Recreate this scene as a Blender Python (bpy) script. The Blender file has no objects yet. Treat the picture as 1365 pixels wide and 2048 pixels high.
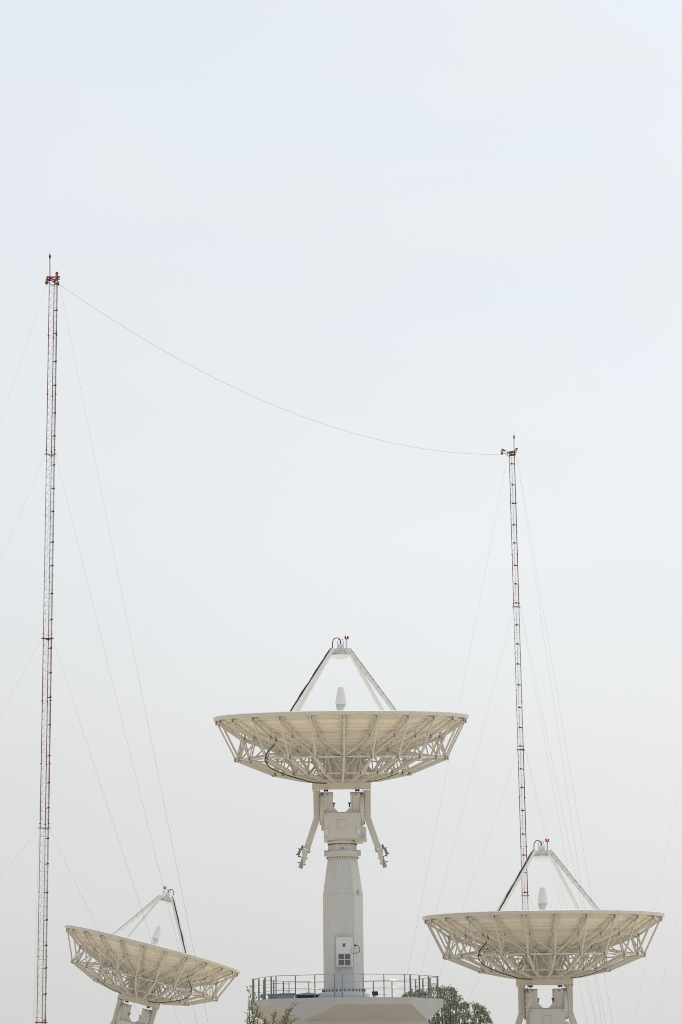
import bpy, math, random
from mathutils import Vector, Matrix

random.seed(7)
R = math.radians
scene = bpy.context.scene
COL = scene.collection
V = Vector

# ------------------------------------------------------------------ camera
F = 4800.0                       # focal length in pixels of the 1365 x 2048 photograph
PITCH, ROLL = R(13.3), R(0.6)
CAM = V((0, 0, 6.0))
fw = V((0, math.cos(PITCH), math.sin(PITCH)))
r0 = V((1, 0, 0)); u0 = r0.cross(fw)
RT = r0 * math.cos(ROLL) - u0 * math.sin(ROLL)
UP = u0 * math.cos(ROLL) + r0 * math.sin(ROLL)


def W(px, py, Y):
    """world point at distance Y in front of the viewer that lies on the given line of sight"""
    d = fw * F + RT * (px - 682.5) - UP * (py - 1024)
    return CAM + d * (Y / d.y)


cd = bpy.data.cameras.new("camera")
cam = bpy.data.objects.new("camera", cd); COL.objects.link(cam)
cam.matrix_world = Matrix(((RT.x, UP.x, -fw.x, CAM.x), (RT.y, UP.y, -fw.y, CAM.y), (RT.z, UP.z, -fw.z, CAM.z), (0, 0, 0, 1)))
cd.sensor_fit = 'VERTICAL'; cd.sensor_height = 36.0; cd.sensor_width = 36.0
cd.lens = F / 2048 * 36.0
cd.clip_start = 0.5; cd.clip_end = 20000
scene.camera = cam


# ------------------------------------------------------------------ materials
def new_mat(name):
    m = bpy.data.materials.new(name); m.use_nodes = True
    nt = m.node_tree
    return m, nt, nt.nodes["Principled BSDF"]


def paint(name, col, rough=0.5, metal=0.0, var=0.06, scale=1.5, streak=True, bump=0.0):
    m, nt, b = new_mat(name)
    N = nt.nodes; L = nt.links
    tc = N.new("ShaderNodeTexCoord")
    mp = N.new("ShaderNodeMapping"); mp.inputs["Scale"].default_value = (scale * 2, scale * 2, scale * (0.35 if streak else 2))
    L.new(tc.outputs["Object"], mp.inputs["Vector"])
    n1 = N.new("ShaderNodeTexNoise"); n1.inputs["Scale"].default_value = 1.0; n1.inputs["Detail"].default_value = 6; n1.inputs["Roughness"].default_value = 0.65
    L.new(mp.outputs[0], n1.inputs["Vector"])
    n2 = N.new("ShaderNodeTexNoise"); n2.inputs["Scale"].default_value = scale * 9; n2.inputs["Detail"].default_value = 4
    L.new(tc.outputs["Object"], n2.inputs["Vector"])
    r = N.new("ShaderNodeValToRGB")
    e = r.color_ramp.elements
    e[0].position = 0.3; e[1].position = 0.72
    e[0].color = (col[0] * (1 - 1.6 * var), col[1] * (1 - 1.8 * var), col[2] * (1 - 2.2 * var), 1)
    e[1].color = (min(1, col[0] * (1 + var)), min(1, col[1] * (1 + var)), min(1, col[2] * (1 + var)), 1)
    mx = N.new("ShaderNodeMath"); mx.operation = 'MULTIPLY_ADD'; mx.inputs[1].default_value = 0.3
    L.new(n2.outputs["Fac"], mx.inputs[0])
    m2 = N.new("ShaderNodeMath"); m2.operation = 'MULTIPLY'; m2.inputs[1].default_value = 0.7
    L.new(n1.outputs["Fac"], m2.inputs[0]); L.new(m2.outputs[0], mx.inputs[2])
    L.new(mx.outputs[0], r.inputs["Fac"])
    L.new(r.outputs[0], b.inputs["Base Color"])
    b.inputs["Roughness"].default_value = rough; b.inputs["Metallic"].default_value = metal
    if bump:
        bp = N.new("ShaderNodeBump"); bp.inputs["Strength"].default_value = bump; bp.inputs["Distance"].default_value = 0.02
        L.new(n2.outputs["Fac"], bp.inputs["Height"]); L.new(bp.outputs[0], b.inputs["Normal"])
    return m


def foliage(name, c0, c1, c2):
    m, nt, b = new_mat(name)
    N = nt.nodes; L = nt.links
    g = N.new("ShaderNodeNewGeometry")
    r = N.new("ShaderNodeValToRGB"); e = r.color_ramp.elements
    e[0].color = (*c0, 1); e[1].color = (*c2, 1)
    k = e.new(0.55); k.color = (*c1, 1)
    L.new(g.outputs["Random Per Island"], r.inputs["Fac"])
    L.new(r.outputs[0], b.inputs["Base Color"]); b.inputs["Roughness"].default_value = 0.55
    t = N.new("ShaderNodeBsdfTranslucent"); L.new(r.outputs[0], t.inputs["Color"])
    ms = N.new("ShaderNodeMixShader"); ms.inputs[0].default_value = 0.35
    out = N["Material Output"]
    L.new(b.outputs[0], ms.inputs[1]); L.new(t.outputs[0], ms.inputs[2]); L.new(ms.outputs[0], out.inputs["Surface"])
    return m


M = {
    'white': paint('antenna_paint', (0.61, 0.597, 0.56), 0.45, var=0.035, scale=0.7),
    'panel': paint('panel_paint', (0.82, 0.795, 0.73), 0.5, var=0.035, scale=0.9, streak=False),
    'tower': paint('tower_paint', (0.58, 0.583, 0.572), 0.5, var=0.06, scale=0.5),
    'clean': paint('feed_paint', (0.67, 0.67, 0.65), 0.6, var=0.02, scale=1.0),
    'box': paint('cabinet_paint', (0.70, 0.70, 0.70), 0.4, var=0.03, scale=1.5),
    'grey': paint('grey_metal', (0.33, 0.34, 0.35), 0.45, 0.2, var=0.08, scale=3),
    'galv': paint('galvanised_steel', (0.20, 0.20, 0.20), 0.5, 0.2, var=0.08, scale=3),
    'steel': paint('brushed_steel', (0.50, 0.49, 0.47), 0.28, 1.0, var=0.04, scale=3),
    'dark': paint('dark_rubber', (0.018, 0.018, 0.02), 0.5, var=0.1, scale=4),
    'bolt': paint('bolt_steel', (0.10, 0.095, 0.09), 0.5, 0.3, var=0.1, scale=4),
    'red': paint('red_mast_paint', (0.20, 0.026, 0.024), 0.5, var=0.10, scale=1),
    'mwhite': paint('white_mast_paint', (0.32, 0.32, 0.325), 0.5, var=0.08, scale=1),
    'wire': paint('wire_steel', (0.12, 0.12, 0.12), 0.6, 0.0, var=0.05, scale=1),
    'conc': paint('painted_concrete', (0.455, 0.458, 0.46), 0.8, var=0.05, scale=0.45, bump=0.08),
    'mesh': paint('vent_mesh', (0.16, 0.16, 0.175), 0.7, var=0.2, scale=12, streak=False),
    'yellow': paint('yellow_insulator', (0.42, 0.32, 0.06), 0.5, var=0.1, scale=4),
    'brown': paint('brown_insulator', (0.13, 0.055, 0.04), 0.4, var=0.1, scale=4),
    'bark': paint('bark', (0.11, 0.105, 0.09), 0.9, var=0.2, scale=4, bump=0.4),
    'bluegrey': paint('bluegrey_sheet', (0.26, 0.32, 0.40), 0.35, 0.3, var=0.05, scale=2),
    'print': paint('white_print', (0.7, 0.7, 0.7), 0.6, var=0.02, scale=4),
    'leaf': foliage('tree_leaf', (0.13, 0.15, 0.105), (0.22, 0.24, 0.17), (0.38, 0.39, 0.28)),
    'sprig': foliage('shrub_leaf', (0.085, 0.105, 0.03), (0.16, 0.18, 0.055), (0.30, 0.30, 0.12)),
}
lm, lnt, lb = new_mat('red_lamp_glass')
lb.inputs["Base Color"].default_value = (0.36, 0.012, 0.022, 1); lb.inputs["Roughness"].default_value = 0.15
lb.inputs["Transmission Weight"].default_value = 0.15
M['lamp'] = lm


# ------------------------------------------------------------------ mesh collector
def basis(a, b, up=None):
    d = (b - a).normalized()
    if up is None:
        up = V((0, 0, 1)) if abs(d.z) < 0.95 else V((0, 1, 0))
    s = d.cross(up)
    if s.length < 1e-5:
        s = d.cross(V((1, 0, 0)))
    s.normalize()
    return d, s, s.cross(d)


class MB:
    def __init__(self):
        self.v = []; self.f = []; self.s = []; self.m = []; self.cur = 0

    def add(self, vs, fs, smooth=False):
        o = len(self.v)
        self.v += [tuple(p) for p in vs]
        self.f += [tuple(i + o for i in q) for q in fs]
        self.s += [smooth] * len(fs); self._fill()
        return self

    def _fill(self):
        self.m += [self.cur] * (len(self.f) - len(self.m))

    def use(self, i):
        self._fill(); self.cur = i
        return self

    def join(self, other, i):
        """take in another collector's faces with material slot i"""
        self.use(i); o = len(self.v)
        self.v += other.v; self.f += [tuple(a + o for a in q) for q in other.f]; self.s += other.s
        return self.use(0)

    def box(self, c, size, mat=None):
        x, y, z = size[0] / 2, size[1] / 2, size[2] / 2
        vs = [V((sx * x, sy * y, sz * z)) for sz in (-1, 1) for sy in (-1, 1) for sx in (-1, 1)]
        if mat is not None:
            vs = [mat @ p for p in vs]
        vs = [p + V(c) for p in vs]
        return self.add(vs, [(0, 2, 3, 1), (4, 5, 7, 6), (0, 1, 5, 4), (2, 6, 7, 3), (0, 4, 6, 2), (1, 3, 7, 5)])

    def bx(self, x0, x1, y0, y1, z0, z1):
        return self.box(((x0 + x1) / 2, (y0 + y1) / 2, (z0 + z1) / 2), (abs(x1 - x0), abs(y1 - y0), abs(z1 - z0)))

    def bar(self, a, b, w, h=None, up=None, w2=None, h2=None):
        a, b = V(a), V(b); h = w if h is None else h
        w2 = w if w2 is None else w2; h2 = h if h2 is None else h2
        d, s, t = basis(a, b, up)
        vs = []
        for p, ww, hh in ((a, w, h), (b, w2, h2)):
            vs += [p - s * ww / 2 - t * hh / 2, p + s * ww / 2 - t * hh / 2, p + s * ww / 2 + t * hh / 2, p - s * ww / 2 + t * hh / 2]
        return self.add(vs, [(0, 3, 2, 1), (4, 5, 6, 7), (0, 1, 5, 4), (1, 2, 6, 5), (2, 3, 7, 6), (3, 0, 4, 7)])

    def tube(self, pts, r, n=8, r2=None, cap=True):
        pts = [V(p) for p in pts]; r2 = r if r2 is None else r2
        vs = []; fs = []; m = len(pts)
        for i, p in enumerate(pts):
            q0 = pts[max(0, i - 1)]; q1 = pts[min(m - 1, i + 1)]
            d, s, t = basis(q0, q1)
            rr = r + (r2 - r) * i / max(1, m - 1)
            for k in range(n):
                a = 2 * math.pi * k / n
                vs.append(p + s * math.cos(a) * rr + t * math.sin(a) * rr)
        for i in range(m - 1):
            for k in range(n):
                fs.append((i * n + k, i * n + (k + 1) % n, (i + 1) * n + (k + 1) % n, (i + 1) * n + k))
        self.add(vs, fs, n > 5)
        if cap:
            o = len(self.v) - len(vs)
            self.f += [tuple(o + k for k in reversed(range(n))), tuple(o + (m - 1) * n + k for k in range(n))]
            self.s += [False, False]
        return self

    def lathe(self, prof, n=32, c=(0, 0, 0), axis='z', smooth=True, a0=0.0):
        vs = []; fs = []; c = V(c)
        for r, z in prof:
            for k in range(n):
                a = 2 * math.pi * k / n + a0
                if axis == 'z':
                    vs.append(c + V((r * math.cos(a), r * math.sin(a), z)))
                else:
                    vs.append(c + V((z, r * math.cos(a), r * math.sin(a))))
        m = len(prof)
        for i in range(m - 1):
            for k in range(n):
                fs.append((i * n + k, i * n + (k + 1) % n, (i + 1) * n + (k + 1) % n, (i + 1) * n + k))
        self.add(vs, fs, smooth)
        o = len(self.v) - len(vs)
        self.f += [tuple(o + k for k in reversed(range(n))), tuple(o + (m - 1) * n + k for k in range(n))]
        self.s += [False, False]
        return self

    def prism(self, poly, y0, y1):
        """polygon in x,z pushed through y0..y1"""
        n = len(poly)
        vs = [V((x, y0, z)) for x, z in poly] + [V((x, y1, z)) for x, z in poly]
        fs = [tuple(range(n)), tuple(reversed(range(n, 2 * n)))]
        fs += [(i, i + n, (i + 1) % n + n, (i + 1) % n) for i in range(n)]
        return self.add(vs, fs)

    def build(self, name, mat, parent=None, mw=None, bevel=0.0, label=None):
        me = bpy.data.meshes.new(name)
        me.from_pydata(self.v, [], self.f)
        self._fill()
        me.polygons.foreach_set("use_smooth", self.s)
        for q in (mat if isinstance(mat, tuple) else (mat,)):
            me.materials.append(M[q])
        me.polygons.foreach_set("material_index", self.m)
        import bmesh
        bm = bmesh.new(); bm.from_mesh(me)
        bmesh.ops.recalc_face_normals(bm, faces=bm.faces)
        if bevel:
            bmesh.ops.bevel(bm, geom=[e for e in bm.edges if len(e.link_faces) == 2 and e.calc_face_angle(0) > 0.5], offset=bevel, segments=1, affect='EDGES', clamp_overlap=True)
        bm.to_mesh(me); bm.free()
        o = bpy.data.objects.new(name, me); COL.objects.link(o)
        if parent is not None:
            o.parent = parent
        if mw is not None:
            o.matrix_basis = mw
        if label:
            o['label'] = label
        return o


def tag(o, label=None, cat=None, group=None, kind=None):
    for k, v in (('label', label), ('category', cat), ('group', group), ('kind', kind)):
        if v:
            o[k] = v
    return o


def empty(name, loc=(0, 0, 0)):
    o = bpy.data.objects.new(name, None); COL.objects.link(o)
    o.empty_display_size = 0.5; o.location = loc
    return o


# ------------------------------------------------------------------ sky and sun
SUN_EL, SUN_AZ = R(66), R(12)          # high sun behind the antennas, a little to the right
w = bpy.data.worlds.new("World"); scene.world = w; w.use_nodes = True
N = w.node_tree.nodes; L = w.node_tree.links
bg = N["Background"]
sky = N.new("ShaderNodeTexSky"); sky.sky_type = 'NISHITA'; sky.sun_disc = False
sky.sun_elevation = SUN_EL; sky.sun_rotation = SUN_AZ; sky.altitude = 0; sky.air_density = 1.0; sky.dust_density = 6.0; sky.ozone_density = 1.0
bg.inputs["Strength"].default_value = 0.05
L.new(sky.outputs[0], bg.inputs["Color"])
tc = N.new("ShaderNodeTexCoord"); sp = N.new("ShaderNodeSeparateXYZ"); L.new(tc.outputs["Generated"], sp.inputs[0])
ramp = N.new("ShaderNodeValToRGB"); L.new(sp.outputs["Z"], ramp.inputs["Fac"])


def s2l(c):
    return tuple(((x / 255 / 12.92) if x / 255 <= 0.04045 else ((x / 255 + 0.055) / 1.055) ** 2.4) for x in c)


SKY = [(0.0, (212, 212, 211)), (0.03, (216, 216, 215)), (0.09, (223, 224, 224)), (0.16, (228, 230, 231)), (0.22, (230, 234, 236)), (0.30, (228, 234, 239)), (0.38, (226, 233, 240)), (0.46, (225, 233, 241)), (1.0, (236, 240, 246))]
el = ramp.color_ramp.elements
while len(el) > 1:
    el.remove(el[-1])
el[0].position = 0.0; el[0].color = (*s2l(SKY[0][1]), 1)
for p, c in SKY[1:]:
    q = el.new(p); q.color = (*s2l(c), 1)
# broad uneven cloud veil
nz = N.new("ShaderNodeTexNoise"); nz.inputs["Scale"].default_value = 3.2; nz.inputs["Detail"].default_value = 4; nz.inputs["Roughness"].default_value = 0.5
mpw = N.new("ShaderNodeMapping"); mpw.inputs["Scale"].default_value = (1.0, 1.0, 2.4); L.new(tc.outputs["Generated"], mpw.inputs[0]); L.new(mpw.outputs[0], nz.inputs["Vector"])
veil = N.new("ShaderNodeMapRange"); veil.inputs["From Min"].default_value = 0.3; veil.inputs["From Max"].default_value = 0.7; veil.inputs["To Min"].default_value = 1.11; veil.inputs["To Max"].default_value = 1.16
L.new(nz.outputs["Fac"], veil.inputs["Value"])
side = N.new("ShaderNodeMath"); side.operation = 'MULTIPLY_ADD'; side.inputs[1].default_value = 0.28; side.inputs[2].default_value = 1.0   # brighter towards the sun's side
L.new(sp.outputs["X"], side.inputs[0])
vm = N.new("ShaderNodeMath"); vm.operation = 'MULTIPLY'; L.new(veil.outputs[0], vm.inputs[0]); L.new(side.outputs[0], vm.inputs[1])
bg2 = N.new("ShaderNodeBackground"); bk = N.new("ShaderNodeMapRange"); bk.inputs["From Min"].default_value = 0.45; bk.inputs["From Max"].default_value = -0.6
L.new(sp.outputs["Y"], bk.inputs["Value"])
bm_w = N.new("ShaderNodeMixRGB"); bm_w.blend_type = 'MULTIPLY'; bm_w.inputs["Color2"].default_value = (0.66, 0.74, 0.83, 1)     # away from the sun the haze is dimmer and bluer
L.new(bk.outputs[0], bm_w.inputs["Fac"]); nz2 = N.new("ShaderNodeTexNoise"); nz2.inputs["Scale"].default_value = 7.0; nz2.inputs["Detail"].default_value = 3; L.new(mpw.outputs[0], nz2.inputs["Vector"])
cf = N.new("ShaderNodeMapRange"); cf.inputs["From Min"].default_value = 0.42; cf.inputs["From Max"].default_value = 0.72; cf.inputs["To Max"].default_value = 0.75
L.new(nz2.outputs["Fac"], cf.inputs["Value"])
cm = N.new("ShaderNodeMixRGB"); cm.inputs["Color2"].default_value = (*s2l((231, 234, 236)), 1)
hi = N.new("ShaderNodeMapRange"); hi.inputs["From Min"].default_value = 0.12; hi.inputs["From Max"].default_value = 0.25; L.new(sp.outputs["Z"], hi.inputs["Value"])
ch_ = N.new("ShaderNodeMath"); ch_.operation = 'MULTIPLY'; L.new(cf.outputs[0], ch_.inputs[0]); L.new(hi.outputs[0], ch_.inputs[1])
L.new(ch_.outputs[0], cm.inputs["Fac"]); L.new(ramp.outputs[0], cm.inputs["Color1"]); L.new(cm.outputs[0], bm_w.inputs["Color1"])
L.new(bm_w.outputs[0], bg2.inputs["Color"]); L.new(vm.outputs[0], bg2.inputs["Strength"])
mixw = N.new("ShaderNodeMixShader"); mixw.inputs[0].default_value = 0.88
L.new(bg.outputs[0], mixw.inputs[1]); L.new(bg2.outputs[0], mixw.inputs[2])
L.new(mixw.outputs[0], N["World Output"].inputs["Surface"])

sd = bpy.data.lights.new("sun", 'SUN'); sd.energy = 3.2; sd.angle = R(0.8); sd.color = (1.0, 0.95, 0.88)
sun = bpy.data.objects.new("sun", sd); COL.objects.link(sun)
sv = V((math.sin(SUN_AZ) * math.cos(SUN_EL), math.cos(SUN_AZ) * math.cos(SUN_EL), math.sin(SUN_EL)))
sun.rotation_euler = sv.to_track_quat('Z', 'Y').to_euler()
scene.view_settings.view_transform = 'Standard'; scene.view_settings.look = 'None'
scene.view_settings.exposure = 0; scene.view_settings.gamma = 1

# ------------------------------------------------------------------ ground
gm = MB(); n = 60
ext = 6000
for i in range(n + 1):
    for j in range(n + 1):
        gm.v.append((-ext + 2 * ext * i / n, -ext + 2 * ext * j / n, 0))
for i in range(n):
    for j in range(n):
        a = i * (n + 1) + j
        gm.f.append((a, a + n + 1, a + n + 2, a + 1)); gm.s.append(False)
M['sand'] = paint('sandy_ground', (0.555, 0.47, 0.355), 0.95, var=0.10, scale=0.05, streak=False)
tag(gm.build('ground', 'sand'), kind='structure')

# ================================================================== DISH ANTENNA
Y0 = 119.5
AX = W(684.5, 1618, Y0)                # centre of the tipping axis of the middle antenna


def zz(y):
    return W(684.5, y, Y0).z - AX.z


def xx(px, k=40.2):
    return (px - 685.0) / k


ZR = zz(1434)                          # the rim above the tipping axis
RAD = 6.33


def surf(r):
    return r * r / 20.5 - 1.955


NR = 24
A0 = R(1.5)


def pol(r, k, z):
    """k in rib steps, counted from the side nearest the viewer"""
    a = A0 + k * 2 * math.pi / NR
    return V((r * math.sin(a), -r * math.cos(a), z + ZR))


parts = []       # (object, frame)   frame: E tips with the dish, H turns, T stands


def P(mb, name, mat, frame, bevel=0.0, label=None, sub=None):
    o = mb.build(name, mat, sub if sub is not None else ROOT, None, bevel, label)
    if sub is None:
        parts.append((o, frame))
    return o


ROOT = empty('dish_antenna')
tag(ROOT, 'largest and highest dish antenna, on the tapered tower above the railed platform', 'dish antenna', 'white dish antennas with lattice backs')

# --- reflector panels, one sector between each pair of ribs
for k in range(NR):
    mb = MB()
    rs = [0.9, 1.6, 2.3, 3.0, 3.6, 4.2, 4.7, 5.2, 5.65, 6.05, RAD]
    ns = 4; gap = 0.0035
    vs = []; fs = []
    for layer in (0, 1):
        for r in rs:
            for j in range(ns + 1):
                kk = k + gap * 6.33 / r * 0.6 + (1 - 2 * gap * 6.33 / r * 0.6) * j / ns
                vs.append(pol(r, kk, surf(r) - 0.028 * layer))
    nrw = len(rs); q = ns + 1; o2 = nrw * q
    for i in range(nrw - 1):
        for j in range(ns):
            a = i * q + j
            fs.append((a, a + 1, a + q + 1, a + q)); fs.append((o2 + a, o2 + a + q, o2 + a + q + 1, o2 + a + 1))
    for i in range(nrw - 1):
        for j in (0, ns):
            a = i * q + j
            fs.append((a, a + q, o2 + a + q, o2 + a))
    mb.add(vs, fs, True)
    # turned-down outer lip
    lip = [(RAD, 0.0), (RAD + 0.035, -0.03), (RAD + 0.04, -0.17), (RAD + 0.01, -0.20), (RAD - 0.10, -0.21), (RAD - 0.10, -0.14)]
    vs = []; fs = []
    for j in range(ns + 1):
        kk = k + gap * 0.6 + (1 - 1.2 * gap) * j / ns
        for r, z in lip:
            vs.append(pol(r, kk, z))
    for j in range(ns):
        for i in range(len(lip) - 1):
            a = j * len(lip) + i
            fs.append((a, a + 1, a + len(lip) + 1, a + len(lip)))
    mb.use(1).add(vs, fs, False); mb.use(0)
    # stiffeners pressed on the back
    r = 1.35
    while r < 6.1:
        m = 3
        for j in range(m):
            k0 = k + 0.05 + 0.9 * j / m; k1 = k + 0.05 + 0.9 * (j + 1) / m
            mb.bar(pol(r, k0, surf(r) - 0.045), pol(r, k1, surf(r) - 0.05), 0.06, 0.05)
        r += 0.40
    for kk in (k + 0.03, k + 0.97):
        for i in range(2, nrw - 1):
            mb.bar(pol(rs[i], kk, surf(rs[i]) - 0.05), pol(rs[i + 1], kk, surf(rs[i + 1]) - 0.05), 0.03, 0.06)
    P(mb, 'reflector_panel', ('panel', 'white'), 'E')

# --- radial trusses
UN = [(6.18, -0.31), (4.97, -1.14), (3.15, -1.78), (1.02, -2.12)]
DN, EN, FN, HN = (5.25, -2.15), (3.40, -2.90), (1.90, -3.20), (1.02, -3.27)
for k in range(NR):
    u = [pol(r, k, z) for r, z in UN]
    d, e, f, h = (pol(*((q[0], k, q[1]))) for q in (DN, EN, FN, HN))
    mb = MB()
    rad = (u[0] - V((0, 0, u[0].z))).normalized(); side_v = rad.cross(V((0, 0, 1)))
    for a, b in zip(u[:-1], u[1:]):
        mb.bar(a, b, 0.075, 0.11)
    mb.bar(d, e, 0.10, 0.14); mb.bar(e, f, 0.10, 0.14); mb.bar(f, h, 0.10, 0.14)
    mb.bar(u[0], d, 0.075, 0.08)
    mb.bar(u[1], d, 0.065, 0.065); mb.bar(u[2], d, 0.055, 0.055); mb.bar(u[2], e, 0.06, 0.06)
    mb.bar(u[2], f, 0.055, 0.055); mb.bar(u[3], f, 0.055, 0.055)
    for pnt, sz in ((u[0], 0.20), (u[1], 0.19), (u[2], 0.17), (d, 0.20), (e, 0.17)):   # gusset plates
        mm = Matrix((side_v, rad, V((0, 0, 1)))).transposed()
        mb.box(pnt, (0.10, sz, sz), mm)
    # the brackets that hold the panels
    for r, z in UN[:3]:
        mb.bar(pol(r, k, z), pol(r, k, surf(r) - 0.02), 0.07, 0.07)
    bm_ = MB()
    for pnt, q in ((u[0], 0.10), (u[1], 0.10), (u[2], 0.09), (d, 0.11), (e, 0.09)):
        for sg in (-1, 1):
            for dz in (-0.035, 0.035):
                bm_.box(pnt + side_v * sg * (q - 0.04) + V((0, 0, dz)) + rad * 0.04, (0.055, 0.05, 0.032))
    mb.join(bm_, 1)
    P(mb, 'radial_truss', ('white', 'bolt'), 'E')

# --- ring tubes and diagonal braces between the trusses
for (r, z), wd in ((UN[0], 0.055), (UN[1], 0.05), (UN[2], 0.05), (DN, 0.072), (EN, 0.068), (FN, 0.06)):
    mb = MB()
    for k in range(NR):
        mb.bar(pol(r, k, z), pol(r, k + 1, z), wd, wd)
    P(mb, 'ring_tube', 'white', 'E')
for k in range(NR):
    k0, k1 = (k + 1, k) if k < 12 else (k, k + 1)      # diagonals lean to the near and far axis
    P(MB().bar(pol(UN[1][0], k0, UN[1][1]), pol(DN[0], k1, DN[1]), 0.055, 0.055), 'diagonal_brace', 'white', 'E')
    P(MB().bar(pol(UN[2][0], k0, UN[2][1]), pol(EN[0], k1, EN[1]), 0.05, 0.05), 'diagonal_brace', 'white', 'E')
    if k in (2, 4, 8, 10):
        P(MB().bar(pol(UN[0][0], k + 1, UN[0][1]), pol(UN[1][0], k, UN[1][1]), 0.05, 0.05), 'diagonal_brace', 'white', 'E')
    if k in (21, 19, 15, 13):
        P(MB().bar(pol(UN[0][0], k, UN[0][1]), pol(UN[1][0], k + 1, UN[1][1]), 0.05, 0.05), 'diagonal_brace', 'white', 'E')

# --- hub drum
mb = MB().lathe([(0.98, -1.93), (0.98, -2.12), (0.94, -2.14), (0.94, -3.15), (1.05, -3.17), (1.05, -3.30), (0.9, -3.31)], 24, (0, 0, ZR), smooth=False)
for k in range(12):
    a = k * math.pi / 6
    mb.bar(V((0.9 * math.cos(a), 0.9 * math.sin(a), ZR - 2.15)), V((1.04 * math.cos(a), 1.04 * math.sin(a), ZR - 3.15)), 0.03, 0.1)
P(mb, 'hub_drum', 'white', 'E')
mb = MB().lathe([(0.55, -2.02), (0.55, -2.30), (0.2, -2.75)], 20, (0, -0.62, ZR - 0.02), smooth=False)
P(mb, 'hub_cone', 'white', 'E')

# --- feed horn
mb = MB().lathe([(0.245, -1.95), (0.245, 0.60)], 28, (0.0, 0, ZR))
horn = P(mb, 'feed_tube', 'clean', 'E')
mb = MB().lathe([(0.285, 0.60), (0.285, 0.64), (0.27, 0.66), (0.262, 0.78), (0.13, 1.43), (0.115, 1.43), (0.115, 1.40)], 40, (0.0, 0, ZR), smooth=False)
P(mb, 'feed_horn', 'clean', 'E', sub=horn)
mb = MB()
for sx in (-1, 1):
    mb.tube([V((sx * (0.20 + 0.04 * math.sin(t * math.pi / 6)), 0, ZR + 1.02 + 0.03 * t)) for t in range(7)], 0.006, 6)
P(mb, 'lifting_eye', 'box', 'E', sub=horn)

# --- secondary mirror and its box
mb = MB().lathe([(0.50, 3.10), (0.515, 3.06), (0.50, 3.03), (0.42, 2.965), (0.30, 2.895), (0.18, 2.845), (0.08, 2.82), (0.01, 2.815)], 36, (0.0, 0, ZR))
subm = P(mb, 'secondary_mirror', 'clean', 'E')
mb = MB().lathe([(0.44, 3.13), (0.46, 3.15), (0.46, 3.17), (0.44, 3.18)], 32, (0, 0, ZR), smooth=False)
for a in range(8):
    t = a * math.pi / 4 + 0.2
    mb.tube([V((0.36 * math.cos(t), 0.36 * math.sin(t), ZR + 3.08)), V((0.36 * math.cos(t), 0.36 * math.sin(t), ZR + 3.34))], 0.022, 8)
P(mb, 'mirror_mount', 'clean', 'E', sub=subm)
mb = MB().bx(-0.125, 0.145, -0.14, 0.14, ZR + 3.20, ZR + 3.32).bx(-0.16, 0.175, -0.17, 0.17, ZR + 3.32, ZR + 3.46).bx(-0.165, 0.18, -0.175, 0.175, ZR + 3.465, ZR + 3.62)
mb.bx(-0.175, 0.19, -0.185, 0.185, ZR + 3.455, ZR + 3.47)
P(mb, 'feed_box', 'box', 'E', bevel=0.008)
mb = MB()
for x0, x1, hh, yy in ((-0.39, 0.03, 0.29, -0.1), (-0.14, 0.0, 0.22, 0.05), (0.16, -0.02, 0.25, 0.02)):
    zl = ZR + 3.62; z0 = ZR + (3.34 if x0 < -0.3 else 3.62)
    pts = [V((x0, yy, z0))] + [V((x0 + (x1 - x0) * (0.5 - 0.5 * math.cos(t * math.pi / 10)), yy, (z0 if t < 5 else zl) * 0 + zl + hh * math.sin(t * math.pi / 10))) for t in range(11)]
    mb.tube(pts, 0.024 if x0 < -0.3 else 0.011, 7)
P(mb, 'cable_loop', 'dark', 'E')

# --- four legs of the mirror
FEET = [(-3.12, -3.10), (3.36, -3.10), (-3.06, 3.10), (2.92, 3.10)]
TOPZ = ZR + 3.36
for fx, fy in FEET:
    sx = -1 if fx < 0 else 1; sy = -1 if fy < 0 else 1
    top = V((sx * 0.42, sy * 0.42, TOPZ - 0.06)); foot = V((fx, fy, ZR + surf(math.hypot(fx, fy)) - 0.02))
    mb = MB().bar(foot, top, 0.12, 0.20)
    mb.bar(top, V((sx * 0.13, sy * 0.13, TOPZ - 0.06)), 0.12, 0.16)
    leg = P(mb, 'mirror_leg', 'clean', 'E', bevel=0.012)
    mb = MB()
    dirv = (top - foot)
    _, s_, t_ = basis(foot, top)
    if sx > 0 and sy < 0:          # thin cable held by bands
        mb.tube([foot + dirv * (i / 14) + t_ * (0.108 + 0.012 * (i % 2)) for i in range(15)], 0.011, 6)
        for i in (5, 6.2, 7.4, 8.6, 9.8, 11, 12.2, 13.4):
            c = foot + dirv * (i / 14)
            mb.bar(c - t_ * 0.104, c + t_ * 0.104, 0.128, 0.010, up=dirv.normalized())
        P(mb, 'cable_band', 'bolt', 'E', sub=leg)
    elif sx < 0 and sy < 0:        # thick black cable tied along the outer edge
        mb.tube([foot + dirv * (i / 22) + t_ * (0.105 + 0.022 * random.random()) + s_ * random.uniform(-0.03, 0.03) for i in range(23)], 0.034, 7)
        mb.tube([foot + dirv * (i / 22) + t_ * (0.105 + 0.03 * random.random()) + s_ * 0.05 for i in range(23)], 0.018, 6)
        for i in range(2, 22, 3):
            c = foot + dirv * (i / 22)
            mb.box(c + t_ * 0.135, (0.035, 0.05, 0.04))
        P(mb, 'feed_cable', 'dark', 'E', sub=leg)
mb = MB().lathe([(0.40, -0.13), (0.42, -0.12), (0.42, 0.0), (0.40, 0.01)], 4, (0, 0, TOPZ - 0.05), smooth=False, a0=math.pi / 4)
P(mb, 'leg_collar', 'clean', 'E')

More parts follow.
